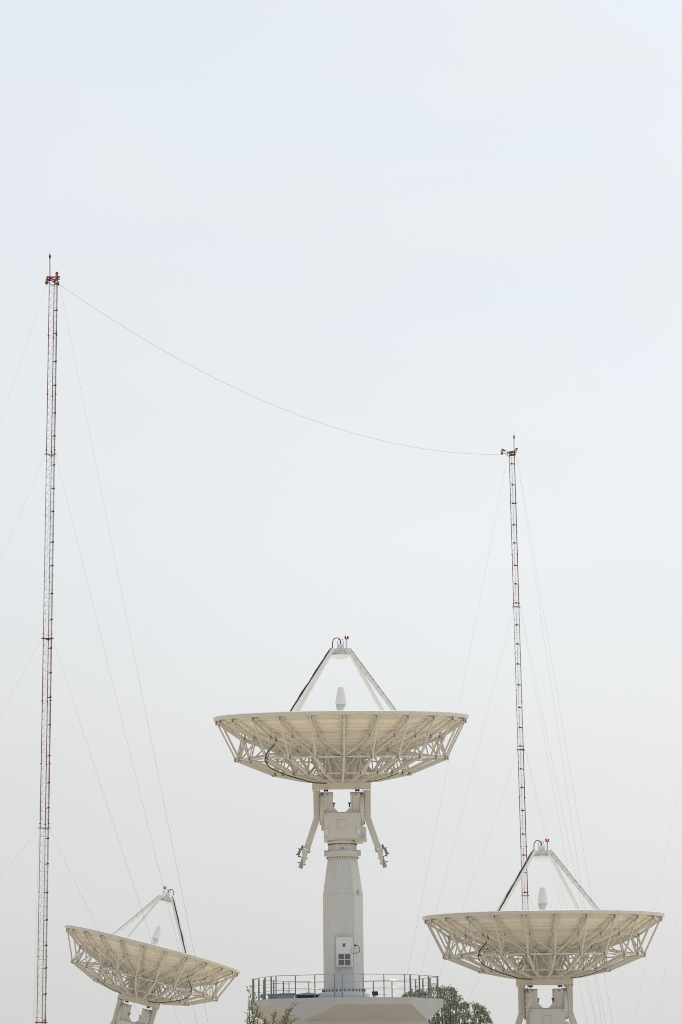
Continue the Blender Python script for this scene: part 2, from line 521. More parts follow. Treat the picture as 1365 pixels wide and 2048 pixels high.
# --- red obstruction lamps with a rod
mb = MB().tube([V((0.30, -0.1, TOPZ - 0.05)), V((0.33, -0.1, TOPZ + 0.10)), V((0.33, -0.1, TOPZ + 0.50))], 0.02, 8)
mb.bar(V((0.24, -0.1, TOPZ + 0.50)), V((0.40, -0.1, TOPZ + 0.50)), 0.05, 0.05)
mb.tube([V((0.27, -0.05, TOPZ + 0.02)), V((0.27, -0.05, TOPZ + 0.95))], 0.006, 6, r2=0.003)
post = P(mb, 'lamp_post', 'grey', 'E')
mb = MB()
for x in (0.255, 0.385):
    mb.lathe([(0.035, 0.525), (0.045, 0.54), (0.045, 0.60), (0.03, 0.63), (0.005, 0.64)], 14, (x, -0.1, TOPZ))
mb.bx(0.225, 0.415, -0.13, -0.07, TOPZ + 0.47, TOPZ + 0.53)
P(mb, 'obstruction_lamp', 'lamp', 'E', sub=post)

# --- black cable looping across the lattice
cz = [(350, 563, -3.75), (354, 590, -3.8), (340, 612, -3.85), (322, 630, -3.95), (304, 652, -4.0), (297, 684, -3.95), (305, 702, -3.9), (325, 722, -3.7), (352, 738, -3.4), (385, 752, -3.1), (425, 768, -2.8), (470, 782, -2.4), (510, 795, -2.0), (545, 803, -1.6), (600, 806, -1.25)]
mb = MB().tube([V(((a - 677) / 103, y, ZR + (466 - b) / 103 + 0.035 * y)) for a, b, y in cz], 0.027, 8)
P(mb, 'signal_cable', 'dark', 'E')
mb = MB().tube([V(((a - 677) / 103, y, ZR + (466 - b) / 103 + 0.035 * y)) for a, b, y in ((800, 802, -1.4), (860, 792, -2.0), (905, 778, -2.6), (960, 755, -3.0))], 0.018, 7)
P(mb, 'signal_cable', 'dark', 'E')

# --- yoke: cross beam, two arms, counterweights
zb0, zb1 = zz(1578.7), zz(1565.3)
mb = MB().bx(xx(626.1), xx(742.9), -0.62, -0.34, zb0, zb1).bx(xx(626.1), xx(742.9), 0.34, 0.62, zb0, zb1)
mb.bx(xx(640), xx(729), -0.33, 0.33, zb1 - 0.1, zb1 - 0.003)
for x0, x1 in ((626.4, 641.6), (726.8, 742.6)):
    xm = (x0 + x1) / 2
    for a, b in ((x0, x0 + 1.8), (xm - 0.8, xm + 0.8), (x1 - 1.8, x1)):
        mb.bx(xx(a), xx(b), -0.60, 0.60, zz(1581), zb0 + 0.004)
    mb.bx(xx(x0 - 0.2), xx(x1 + 0.2), -0.63, 0.63, zz(1582.4), zz(1580.8))
beam = P(mb, 'yoke_beam', 'white', 'E', bevel=0.01)
mb = MB()
for px in (651.2, 655.9, 713.6, 718.3):
    mb.box((xx(px), -0.5, zb0 - 0.04), (0.085, 0.10, 0.10)); mb.box((xx(px), -0.5, zb0 - 0.10), (0.06, 0.07, 0.06))
P(mb, 'buffer_pad', 'dark', 'E', sub=beam)
mb = MB()
for px in (653.5, 716):
    mb.bx(xx(px - 4.6), xx(px + 4.6), -0.40, -0.05, zb0 - 0.10, zb0 + 0.01); mb.bx(xx(px - 5.6), xx(px + 5.6), -0.66, -0.6225, zb0 - 0.02, zb0 + 0.05)
P(mb, 'buffer_bracket', 'white', 'E', sub=beam)

for sg in (-1, 1):
    c = 685.3

    def X(p):
        """pixels measured on the left arm, mirrored for the right"""
        return xx(p) if sg < 0 else xx(2 * c - p)
    mb = MB().prism([(X(628), zz(1582.2)), (X(641), zz(1582.2)), (X(640.6), zz(1638)), (X(628.3), zz(1635.5))], -0.24, 0.24)
    arm_b = mb
    mb = MB().prism([(X(628.1), zz(1635.7)), (X(640.4), zz(1638.2)), (X(619.8), zz(1699)), (X(608.4), zz(1694.5))], -0.22, 0.22)
    low = P(mb, 'counterweight_arm', 'white', 'E', bevel=0.012)
    mb = MB()
    for i in range(7):
        mb.box((X(640.3), -0.25, zz(1606 + 5 * i)), (0.035, 0.03, 0.05))
    mb.box((X(640.4), -0.1, zz(1585)), (0.08, 0.06, 0.06))
    arm_b.join(mb, 1)
    P(arm_b, 'yoke_arm', ('white', 'bolt'), 'E', bevel=0.008)
    mb = MB().prism([(X(604.2), zz(1696.4)), (X(617.0), zz(1701.6)), (X(608.6), zz(1730)), (X(606.0), zz(1730))], -0.30, -0.265)
    mb.prism([(X(604.2), zz(1696.4)), (X(617.0), zz(1701.6)), (X(608.6), zz(1730)), (X(606.0), zz(1730))], 0.265, 0.30)
    mb.bar(V((X(602.5), 0, zz(1695.4))), V((X(621.5), 0, zz(1702.2))), 0.62, 0.06, up=V((0, 0.0, 1)))
    gus = mb
    mb = MB().prism([(X(604.8), zz(1712)), (X(611), zz(1712)), (X(604.6), zz(1737)), (X(597), zz(1733.4))], -0.255, 0.255)
    P(mb, 'counterweight', 'grey', 'E', sub=low, bevel=0.01)
    mb = MB().bar(V((X(601.5), -0.2, zz(1697))), V((X(596.2), -0.2, zz(1709))), 0.3, 0.115)
    mb.bar(V((X(606.5), -0.22, zz(1690))), V((X(602.4), -0.22, zz(1698))), 0.25, 0.10)
    mb.bar(V((X(606.0), -0.22, zz(1688.6))), V((X(597.0), -0.22, zz(1713))), 0.2, 0.05)
    P(mb, 'limit_switch', 'galv', 'E', sub=low)
    mb = MB()
    for a, b, cc, dd in ((596.5, 1695.8, 600.5, 1697), (592.3, 1706.8, 596, 1708.4), (595.6, 1722.8, 600.5, 1724.8), (612.5, 1715.5, 615.6, 1717), (608.6, 1727.2, 611.5, 1728.6), (597.5, 1711, 605, 1713.4), (616, 1703.2, 619.6, 1704.6)):
        mb.bar(V((X(a), -0.15, zz(b))), V((X(cc), -0.15, zz(dd))), 0.07, 0.045)
    mb.box((X(606.6), -0.27, zz(1694)), (0.06, 0.08, 0.06)); mb.box((X(616.6), -0.31, zz(1702.5)), (0.035, 0.03, 0.04)); mb.box((X(619.4), -0.25, zz(1698.6)), (0.05, 0.06, 0.05))
    gus.join(mb, 1)
    P(gus, 'gusset_plate', ('white', 'bolt'), 'E', sub=low)
    # round bearing between arm and housing
    xs = sorted((X(650.5), X(641.4)))
    zc = zz(1618.5)
    mb = MB().lathe([(0.76, xs[0] + 0.012), (0.80, xs[0] + 0.02), (0.80, xs[1] - 0.06), (0.77, xs[1] - 0.05), (0.77, xs[1])] if sg > 0 else [(0.77, xs[0]), (0.77, xs[0] + 0.05), (0.80, xs[0] + 0.06), (0.80, xs[1] - 0.02), (0.76, xs[1] - 0.012)], 48, (0, 0, zc), axis='x')
    drum = mb; mb = MB()
    for i in range(30):
        a = i * 2 * math.pi / 30
        mb.box((X(641.2), 0.74 * math.sin(a), zc + 0.74 * math.cos(a)), (0.06, 0.05, 0.05))
    drum.join(mb, 1)
    P(drum, 'tipping_bearing', ('white', 'bolt'), 'H')

# --- turning head
zt = zz(1588.6); zn = zz(1615.5); zf = zz(1627.4); zl = zz(1681)
mb = MB().prism([(xx(648.5), zt), (xx(667.0), zt), (xx(667.0), zn), (xx(678.4), zf), (xx(691.4), zf), (xx(702.2), zn), (xx(702.2), zt), (xx(721.5), zt), (xx(721.5), zl), (xx(648.5), zl)], -0.62, 0.62)
head = P(mb, 'turning_head', 'white', 'H', bevel=0.012)
mb = MB().bx(xx(642), xx(667.6), -0.66, 0.66, zt + 0.003, zt + 0.035).bx(xx(701.6), xx(728), -0.66, 0.66, zt + 0.003, zt + 0.035)
mb.bx(xx(642.5), xx(648.6), -0.5, 0.5, zt + 0.035, zt + 0.065).bx(xx(720.5), xx(728.3), -0.5, 0.5, zt + 0.035, zt + 0.065)
mb.bx(xx(678.4), xx(691.4), -0.6, 0.6, zf + 0.003, zf + 0.02)
P(mb, 'top_seal', 'grey', 'H', sub=head)
for px in (656, 713):                  # oval ports under the seal
    mb = MB().lathe([(0.085, 0), (0.085, 0.02), (0.06, 0.03)], 16)
    mb.v = [(x + xx(px), -0.62 - z, zz(1591.8) + y * 0.45) for x, y, z in mb.v]
    P(mb, 'inspection_port', 'grey', 'H', sub=head)
mb = MB().bx(xx(649.5), xx(721.6), -0.86, -0.60, zl + 0.003, zz(1628.8))
for px, py in ((653.3, 1633.2), (717.3, 1632.5), (653.7, 1677.1), (717.8, 1676.5)):
    mb.use(1).box((xx(px), -0.87, zz(py)), (0.045, 0.04, 0.045))
mb.use(0)
front = P(mb, 'front_cover', ('white', 'bolt'), 'H', bevel=0.006)
mb = MB().bx(xx(676.8), xx(694.3), -0.872, -0.858, zz(1660.8), zz(1643.4))
mb.use(1).bx(xx(676.8) - 0.018, xx(694.3) + 0.018, -0.866, -0.857, zz(1660.8) - 0.018, zz(1643.4) + 0.018); mb.use(0)
P(mb, 'access_hatch', ('white', 'grey'), 'H', sub=front)
mb = MB().bx(xx(651.0), xx(657.6), -0.93, -0.858, zz(1670.6), zz(1662.5)).bx(xx(713.8), xx(721.0), -0.93, -0.858, zz(1670.6), zz(1662.0))
mb.bx(xx(650.8), xx(657.8), -0.95, -0.862, zz(1662.4), zz(1661.4)).bx(xx(713.6), xx(721.2), -0.95, -0.862, zz(1661.9), zz(1660.9))
P(mb, 'junction_box', 'box', 'H', bevel=0.006, sub=front)
mb = MB().prism([(xx(721.7), zz(1652.3)), (xx(732.8), zz(1657.6)), (xx(732.8), zl + 0.004), (xx(721.7), zl + 0.004)], -0.55, 0.4)
P(mb, 'motor_housing', 'white', 'H', bevel=0.01)
mb = MB().bx(xx(643.2), xx(648.4), -0.45, 0.3, zz(1660.4), zz(1643.5))
P(mb, 'motor_housing', 'white', 'H', bevel=0.01)
mb = MB().bx(xx(643.4), xx(653), -0.70, -0.622, zz(1622.8), zz(1607)).bx(xx(643.4), xx(653), -0.66, -0.622, zz(1607), zz(1598)).bx(xx(653), xx(655.6), -0.68, -0.622, zz(1614), zz(1607))
P(mb, 'side_box', 'box', 'H', bevel=0.006)
mb = MB()
for px in (651.3, 706.0):
    mb.bx(xx(px) - 0.006, xx(px) + 0.006, -0.626, -0.619, zf, zt)
P(mb, 'panel_seam', 'grey', 'H')
mb = MB()
for px, sx in ((668.9, 1), (699.9, -1)):
    mb.tube([V((xx(px), -0.3, zz(1615.3))), V((xx(px), -0.3, zz(1607)))], 0.032, 8)
    mb.bar(V((xx(px) - 0.075, -0.3, zz(1607.5))), V((xx(px) + 0.075, -0.3, zz(1607.5))), 0.06, 0.055)
    mb.bar(V((xx(px), -0.3, zz(1608))), V((xx(px) - sx * 0.08, -0.3, zz(1608.5))), 0.05, 0.06)
P(mb, 'lock_pin', 'dark', 'H')
mb = MB().bx(xx(648.5), xx(734.2), -0.88, 0.7, zl - 0.035, zl)
mb.lathe([(0.74, zz(1688.6)), (0.76, zz(1687)), (0.76, zl - 0.037)], 40, (xx(685.5), -0.05, 0))
mb.bx(xx(709.5), xx(726.6), -0.72, 0.3, zz(1687), zl - 0.036)
P(mb, 'base_plate', 'white', 'H')

# --- tower
K = 40.5


def hexa(mb, levels, cx, yaw=0.0):
    vs = []; fs = []
    for r, z in levels:
        for k in range(6):
            a = k * math.pi / 3 + yaw
            vs.append(V((cx + r * math.cos(a), r * math.sin(a), z)))
    for i in range(len(levels) - 1):
        for k in range(6):
            fs.append((i * 6 + k, i * 6 + (k + 1) % 6, (i + 1) * 6 + (k + 1) % 6, (i + 1) * 6 + k))
    fs.append(tuple(reversed(range(6)))); fs.append(tuple(range(len(vs) - 6, len(vs))))
    return mb.add(vs, fs)


YAW = R(2.0)
ZBASE = W(684.5, 1994, Y0 - 4.75).z - AX.z                     # underside of the tower = platform top
mb = hexa(MB(), [(0.985, ZBASE + 0.1), (0.985, zz(1889.6)), (0.993, zz(1889.4)), (0.993, zz(1888.6)), (0.985, zz(1888.4)), (0.985, zz(1791)), (1.005, zz(1790.6)), (1.005, zz(1789.7)), (0.98, zz(1788.8)), (0.735, zz(1719))], 0.0, YAW)
tower = P(mb, 'tower_shaft', 'tower', 'T')
mb = hexa(MB(), [(0.71, zz(1712)), (0.70, zz(1687))], 0.0, YAW)
P(mb, 'tower_neck', 'tower', 'T')
mb = MB().lathe([(0.70, zz(1719.5)), (0.765, zz(1717.6)), (0.785, zz(1716)), (0.785, zz(1710.5)), (0.81, zz(1710.2)), (0.81, zz(1703.6)), (0.79, zz(1703.2)), (0.6, zz(1703))], 48)
mb.bx(-0.91, -0.70, -0.16, 0.16, zz(1712.4), zz(1700.8)).bx(0.70, 0.91, -0.16, 0.16, zz(1712.4), zz(1700.8))
mb.use(1)
for i in range(36):
    a = i * 2 * math.pi / 36
    mb.box((0.775 * math.cos(a), 0.775 * math.sin(a), zz(1716.8)), (0.05, 0.05, 0.055))
    mb.box((0.70 * math.cos(a), 0.70 * math.sin(a), zz(1689.6)), (0.05, 0.05, 0.05))
P(mb, 'slewing_collar', ('tower', 'bolt'), 'T')
mb = MB()
mb.lathe([(0.058, 0), (0.058, 0.02), (0.04, 0.03)], 18)
mb.v = [(x, -0.615 - z, zz(1698.6) + y) for x, y, z in mb.v]
P(mb, 'round_plug', 'grey', 'T')
ZF = zz(1984.5)
mb = MB().lathe([(1.26, ZBASE), (1.26, zz(1986.5)), (1.12, ZF), (1.0, ZF + 0.004)], 48)
mb.use(1)
for i in range(32):
    a = i * 2 * math.pi / 32 + 0.05
    mb.tube([V((1.04 * math.cos(a), 1.04 * math.sin(a), ZF - 0.02)), V((1.04 * math.cos(a), 1.04 * math.sin(a), ZF + 0.14))], 0.026, 6)
P(mb, 'base_flange', ('tower', 'bolt'), 'T')
a = R(-30) + YAW                       # lifting lug on the right-hand face
nx = V((math.cos(a), math.sin(a), 0)); tx = V((-nx.y, nx.x, 0))
c = nx * 0.87 + tx * (-0.0)
zlug = zz(1790)
mb = MB()
pts = [c - tx * 0.12 + V((0, 0, zlug)), c + tx * 0.16 + V((0, 0, zlug)), c - tx * 0.02 + V((0, 0, zlug + 0.26)), c + tx * 0.16 + nx * 0.1 + V((0, 0, zlug))]
mb.add([pts[0], pts[1], pts[2], pts[0] + nx * 0.12, pts[1] + nx * 0.12, pts[2] + nx * 0.03], [(0, 1, 2), (3, 5, 4), (0, 3, 4, 1), (1, 4, 5, 2), (2, 5, 3, 0)])
P(mb, 'lifting_lug', 'tower', 'T')
LEN = -ZBASE


def place(root, base, axis_h, roll, tilt, mirror, plist, deep=1.0):
    root.location = base
    T = Matrix.Translation((0, 0, axis_h)) @ Matrix.Diagonal((1, 1, axis_h / LEN, 1))
    H = Matrix.Translation((0, 0, axis_h)) @ Matrix.Rotation(roll, 4, 'Y')
    if mirror:
        H = H @ Matrix.Diagonal((-1, 1, deep, 1))
    E = H @ Matrix.Rotation(tilt, 4, 'X')
    for o, fr in plist:
        o.matrix_basis = {'T': T, 'H': H, 'E': E}[fr]


def copy_antenna(label):
    r = ROOT.copy(); COL.objects.link(r); r['label'] = label
    pl = []
    for o, fr in parts:
        c = o.copy(); COL.objects.link(c); c.parent = r
        for ch in o.children:
            d = ch.copy(); COL.objects.link(d); d.parent = c
        pl.append((c, fr))
    return r, pl


bpy.context.view_layer.update()
second, second_parts = copy_antenna('dish antenna at the right with the thin lattice mast rising behind it')
third, third_parts = copy_antenna('smallest dish antenna, tipped to the right, between the tall mast and the platform')

base0 = V((AX.x, AX.y, AX.z - LEN))
place(ROOT, base0, LEN, 0, R(6.0), False, parts)


def stand(root, pl, px, py, Y, roll, tilt, mirror, deep=1.0):
    """put the rim centre of a copy on the line of sight, the foot on the ground"""
    rim = W(px, py, Y)
    off = Matrix.Rotation(roll, 4, 'Y') @ Matrix.Rotation(tilt, 4, 'X') @ V((0, 0, ZR * deep))
    ax = rim - off
    place(root, V((ax.x, ax.y, 0.0)), ax.z, roll, tilt, mirror, pl, deep)


stand(second, second_parts, 1086.5, 1830, 128.3, R(0.0), R(1.4), False)
stand(third, third_parts, 306.9, 1896.0, 171.3, R(15.0), R(-0.4), True, 1.09)

# ================================================================== PLATFORM
PX = W(691, 1993, Y0).x
PZ = base0.z
PC = V((PX, base0.y, 0))
OR, SQ = 4.79, 4.41
ang = [R(-(4 + 45 * i)) for i in range(8)]           # from +x turning towards the viewer


def oct_(i, r, z):
    a = ang[i % 8]
    return V((PC.x + r * math.cos(a), PC.y + r * math.sin(a), z))


plat = empty('platform_building', (PC.x, PC.y, 0))
tag(plat, 'eight-sided concrete platform with flared underside carrying the middle antenna', 'platform')


def loc(mb):
    mb.v = [(x - PC.x, y - PC.y, z) for x, y, z in mb.v]
    return mb


z1, z2 = PZ - 0.33, PZ - 1.04
mb = MB()
top = [oct_(i, OR, PZ) for i in range(8)]
mid = [oct_(i, OR, z1) for i in range(8)]
sq = []
for j in range(4):                    # corners of the square block under faces 0-1, 2-3 ...
    a = (ang[2 * j] + ang[2 * j + 1]) / 2
    sq.append(V((PC.x + SQ * math.cos(a), PC.y + SQ * math.sin(a), z2)))
vs = top + mid + sq
fs = [tuple(range(8))]
for i in range(8):
    j = (i + 1) % 8
    if i % 2 == 0:
        fs.append((i, 8 + i, 16 + i // 2, 8 + j, j))
    else:
        fs.append((i, 8 + i, 8 + j, j))
        fs.append((8 + i, 16 + i // 2, 16 + (i // 2 + 1) % 4, 8 + j))
fs.append((16, 17, 18, 19))
mb.add(vs, fs)
loc(mb).build('platform_slab', 'conc', plat)
mb = MB()
low = [p.copy() for p in sq]
vs = [V((p.x, p.y, z2 - 0.002)) for p in sq] + [V((p.x, p.y, -0.3)) for p in sq]
mb.add(vs, [(0, 1, 2, 3), (7, 6, 5, 4)] + [(i, i + 4, (i + 1) % 4 + 4, (i + 1) % 4) for i in range(4)])
loc(mb).build('building_wall', 'conc', plat)

# ---- railing
rail = empty('platform_railing', (PC.x, PC.y, PZ))
tag(rail, 'thin steel railing with three rails running round the platform edge', 'railing')
RR = OR - 0.20
RH = 1.07


def rloc(mb):
    mb.v = [(x - PC.x, y - PC.y, z - PZ) for x, y, z in mb.v]
    return mb


for i in range(8):
    p, q = oct_(i, RR, PZ), oct_(i + 1, RR, PZ)
    d = (q - p).normalized(); nrm = V((d.y, -d.x, 0))
    for t in (0.055, 0.352, 0.648, 0.945):
        c = p.lerp(q, t)
        mb = MB().bar(c, c + V((0, 0, RH - 0.02)), 0.024, 0.072, up=nrm)
        mb.bar(c, c + V((0, 0, 0.012)), 0.10, 0.14, up=nrm)
        rloc(mb).build('railing_post', 'galv', rail)
for hgt, rad in ((RH, 0.0165), (0.72, 0.0105), (0.38, 0.0105)):
    mb = MB()
    for i in range(8):
        mb.tube([oct_(i, RR, PZ + hgt), oct_(i + 1, RR, PZ + hgt)], rad, 10)
    rloc(mb).build('handrail' if hgt == RH else 'middle_rail', 'steel', rail)


# ---- things standing on the platform
def on_platform(px, dy):
    """point on the platform top, dy metres behind (+) or before (-) its centre"""
    p = W(px, 1990, PC.y + dy)
    return V((p.x, p.y, PZ))


p = on_platform(563, -2.2)
h = empty('roof_hatch', p); tag(h, 'low grey box hatch with dark side by the left railing', 'hatch', 'hatches on the platform')
MB().bx(-0.62, 0.62, -0.5, 0.5, 0, 0.20).build('hatch_curb', 'grey', h, bevel=0.01)
MB().bx(-0.70, -0.1, -0.56, 0.56, 0.203, 0.255).bx(-0.08, 0.70, -0.56, 0.56, 0.203, 0.275).build('hatch_lid', 'bluegrey', h, bevel=0.01)
mb = MB()
mb.tube([V((0.25, -0.3, 0.27)), V((0.25, -0.3, 0.36)), V((0.42, -0.3, 0.36)), V((0.42, -0.3, 0.27))], 0.01, 6)
mb.build('handle', 'steel', h)
p = on_platform(615, -2.0)
h = empty('roof_hatch', p); tag(h, 'shallow ridged hatch with dark curb beside the tower foot', 'hatch', 'hatches on the platform')
MB().bx(-0.52, 0.54, -0.5, 0.5, 0, 0.17).build('hatch_curb', 'dark', h, bevel=0.01)
MB().prism([(-0.60, 0.175), (0.62, 0.175), (0.62, 0.22), (0.05, 0.30), (-0.60, 0.22)], -0.58, 0.58).build('hatch_lid', 'bluegrey', h)
mb = MB().tube([V((-0.05, -0.2, 0.28)), V((-0.05, -0.2, 0.39)), V((0.12, -0.2, 0.39)), V((0.12, -0.2, 0.28))], 0.01, 6)
mb.build('handle', 'steel', h)


def floodlight(p, rz, tilt, label, mat='grey', s=1.0):
    f = empty('floodlight', p); f.rotation_euler = (0, 0, rz); f.scale = (s, s, s)
    tag(f, label, 'floodlight', 'floodlights on the platform')
    MB().bx(-0.06, 0.06, -0.05, 0.05, 0, 0.03).bar(V((0, 0, 0.03)), V((0, 0, 0.10)), 0.03).build('bracket', 'galv', f)
    mm = Matrix.Translation((0, 0, 0.17)) @ Matrix.Rotation(tilt, 4, 'X')
    hd = MB().box((0, 0, 0), (0.24, 0.07, 0.17))
    for k in range(5):
        hd.bx(-0.11 + 0.05 * k, -0.10 + 0.05 * k, 0.035, 0.075, -0.07, 0.07)
    hd = hd.build('lamp_head', mat, f, mm, bevel=0.008)
    MB().bx(-0.10, 0.10, -0.040, -0.0355, -0.065, 0.065).build('lamp_glass', 'dark', hd)


floodlight(on_platform(750.5, -3.3), R(200), R(28), 'dark floodlight on the platform just right of the tower foot', 'bolt', 1.15)
floodlight(on_platform(526, -1.2), R(120), R(35), 'grey floodlight behind the leftmost railing posts', 'grey', 1.1)
floodlight(on_platform(852, -2.2), R(60), R(50), 'pale floodlight tipped up behind the railing near the tree', 'galv', 1.0)

# ---- cabinet on the tower
ca = W(689.4, 1934, base0.y - 0.9)
yf = base0.y - 0.866
cz0, cz1 = W(689, 1934.2, yf - 0.3).z, W(689, 1873.8, yf - 0.3).z
ch = cz1 - cz0
cab = empty('electrical_cabinet', (ca.x, yf, cz0))
tag(cab, 'light grey electrical cabinet with vent and dark sticker on the tower front', 'cabinet')
MB().bx(-0.40, 0.41, -0.33, -0.0, 0, ch).build('cabinet_body', 'box', cab, bevel=0.012)
MB().bx(-0.385, 0.33, -0.345, -0.333, 0.03, ch - 0.03).bx(0.345, 0.40, -0.342, -0.333, 0.03, ch - 0.03).build('cabinet_door', 'box', cab, bevel=0.004)
ven = MB()
vz0 = ch * 0.055
x0, x1, x2, x3 = -0.285, -0.015, 0.018, 0.29
zs = [vz0, vz0 + 0.265, vz0 + 0.295, vz0 + 0.55]
for a, b in ((x0, x1), (x2, x3)):
    for c, d in ((zs[0], zs[1]), (zs[2], zs[3])):
        ven.bx(a, b, -0.352, -0.3465, c, d)
vo = ven.build('vent_panel', 'mesh', cab)
fr = MB()
for a, b in ((x0 - 0.03, x0), (x1, x2), (x3, x3 + 0.03)):
    fr.bx(a, b, -0.362, -0.3465, zs[0] - 0.03, zs[3] + 0.03)
for c, d in ((zs[0] - 0.03, zs[0]), (zs[1], zs[2]), (zs[3], zs[3] + 0.03)):
    for a, b in ((x0, x1), (x2, x3)):
        fr.bx(a, b, -0.361, -0.3465, c, d)
fr.build('vent_frame', 'clean', vo)
sz = ch * 0.665
st = MB().bx(-0.07, 0.05, -0.349, -0.3465, sz, sz + 0.17).build('sticker', 'dark', cab, label='black sticker with a small white figure')
g = MB().bx(-0.018, 0.0, -0.3515, -0.3495, sz + 0.055, sz + 0.12).bx(-0.024, 0.004, -0.3512, -0.3495, sz + 0.128, sz + 0.15)
g.bx(-0.045, 0.03, -0.3514, -0.3495, sz + 0.022, sz + 0.034)
g.build('printed_figure', 'print', st)
mb = MB()
for px, pz in ((-0.405, 0.1), (-0.405, 0.45), (-0.405, 0.8), (-0.405, ch - 0.06), (0.415, 0.3), (0.415, 0.62)):
    mb.box((px, -0.3, pz), (0.02, 0.05, 0.06))
mb.box((0.36, -0.35, ch * 0.59), (0.08, 0.02, 0.025)); mb.box((0.36, -0.35, ch * 0.49), (0.03, 0.02, 0.05))
mb.build('hinge', 'bolt', cab)
mb = MB().tube([V((0.41, -0.2, ch * 0.46)), V((0.55, -0.22, ch * 0.46)), V((0.66, -0.2, ch * 0.47)), V((0.74, -0.12, ch * 0.52)), V((0.76, -0.05, ch * 0.58)), V((0.72, 0.0, ch * 0.66)), V((0.64, 0.05, ch * 0.715)), V((0.57, 0.12, ch * 0.73))], 0.016, 8)
mb.lathe([(0.055, 0.0), (0.045, 0.05), (0.02, 0.09)], 12, (0.54, 0.06, ch * 0.70))
mb.build('power_cable', 'dark', cab)
mb = MB().bx(-0.335, -0.31, -0.06, -0.002, -1.1, -0.003).build('cable_duct', 'box', cab)

# ================================================================== MASTS
def mast(name, label, Ym, base_px, top_px, levels, first_red, width, rot, clamp_off, clamp_py):
    """levels: pixel rows of the colour changes (from the top)"""
    T = W(*top_px, Ym); B0 = W(*base_px, Ym)
    B = B0 + (T - B0) * ((0 - B0.z) / (T.z - B0.z))
    root = empty(name, B)
    tag(root, label, 'mast', 'guyed lattice masts')
    axis = (T - B); Hh = axis.length; ax = axis.normalized()
    rr = width / math.sqrt(3); rotd = rot

    def at(hh, off=V((0, 0, 0))):
        return ax * hh + off

    def h_of(py):
        # height along the axis whose picture row is py
        lo, hi = 0.0, Hh * 1.2
        for _ in range(50):
            m = (lo + hi) / 2
            p = B + ax * m - CAM
            row = 1024 - F * p.dot(UP) / p.dot(fw)
            lo, hi = (m, hi) if row > py else (lo, m)
        return lo
    legs = [V((rr * math.sin(rot + i * 2 * math.pi / 3), rr * math.cos(rot + i * 2 * math.pi / 3), 0)) for i in range(3)]
    hs = [Hh] + [h_of(y) for y in levels]
    seg = hs[1] - hs[2]
    while hs[-1] > seg * 0.4:
        hs.append(max(0.0, hs[-1] - seg))
    hs[-1] = 0.0
    for b in range(len(hs) - 1):
        hi, lo = hs[b], hs[b + 1]
        red = (b % 2 == 0) == first_red
        mb = MB()
        for lg in legs:
            mb.tube([at(lo, lg), at(hi, lg)], 0.029, 8)
        joints = max(1, round((hi - lo) / 4.4))
        for j in range(joints):                # bolted flanges of the sections
            hj = lo + (hi - lo) * j / joints + (0.30 if j == 0 else 0)
            for lg in legs:
                mb.lathe([(0.06, -0.035), (0.072, -0.03), (0.072, 0.03), (0.06, 0.035)], 10, tuple(at(hj, lg)))
        sec = mb.build('mast_section', 'red' if red else 'mwhite', root, label='dark red painted section' if red else 'grey white painted section')
        mb = MB(); nb = max(1, round((hi - lo) / 0.60)); dh = (hi - lo) / nb
        for q in range(nb):
            for i in range(3):
                a, c = legs[i], legs[(i + 1) % 3]
                h0, h1 = lo + q * dh, lo + (q + 1) * dh
                mb.tube([at(h0, a), at(h0, c)], 0.007, 4, cap=False)
                if i == 1:
                    a, c = c, a
                mb.tube([at(h0, a), at(h1, c)], 0.007, 4, cap=False)
        mb.build('bracing', 'red' if red and False else 'mwhite', sec)
    # guy collars
    cols = []
    for b in range(1, len(hs) - 1):
        hc = hs[b] - 0.02
        red = (b % 2 == 0) == first_red
        mb = MB()
        e = [lg * 1.42 for lg in legs]
        for i in range(3):
            dd = (legs[(i + 1) % 3] - legs[i]).normalized() * 0.13
            mb.bar(at(hc, legs[i] * 1.06 - dd), at(hc, legs[(i + 1) % 3] * 1.06 + dd), 0.05, 0.07)
        mb.build('guy_collar', 'red' if red else 'mwhite', root, label='dark red collar' if red else 'grey white collar')
        cols.append(hc)
    # feed cable and its clamps
    mb = MB()
    mb.tube([at(0.5, clamp_off * 0.8), at(Hh - 0.5, clamp_off * 0.8)], 0.013, 6)
    mb.build('mast_cable', 'wire', root)
    for py in clamp_py:
        hc = h_of(py)
        mb = MB()
        c = at(hc, clamp_off)
        k = 1.0 if rotd == 0 else -1.3
        mb.box(c, (abs(k) * 0.10, 0.10, abs(k) * 0.10))
        mb.bar(c, c + V((-0.10, -0.03, -0.02 * abs(k))) * 1.0 if k > 0 else c + V((0.14, -0.03, -0.03)), 0.07, 0.07 * abs(k))
        mb.bar(c + V((-0.09 * k, -0.03, -0.01)), c + V((-0.19 * k, -0.05, -0.06)), 0.05, 0.05 * abs(k))
        mb.build('cable_clamp', 'dark', root)
    return root, B, ax, Hh, legs, at, h_of, cols


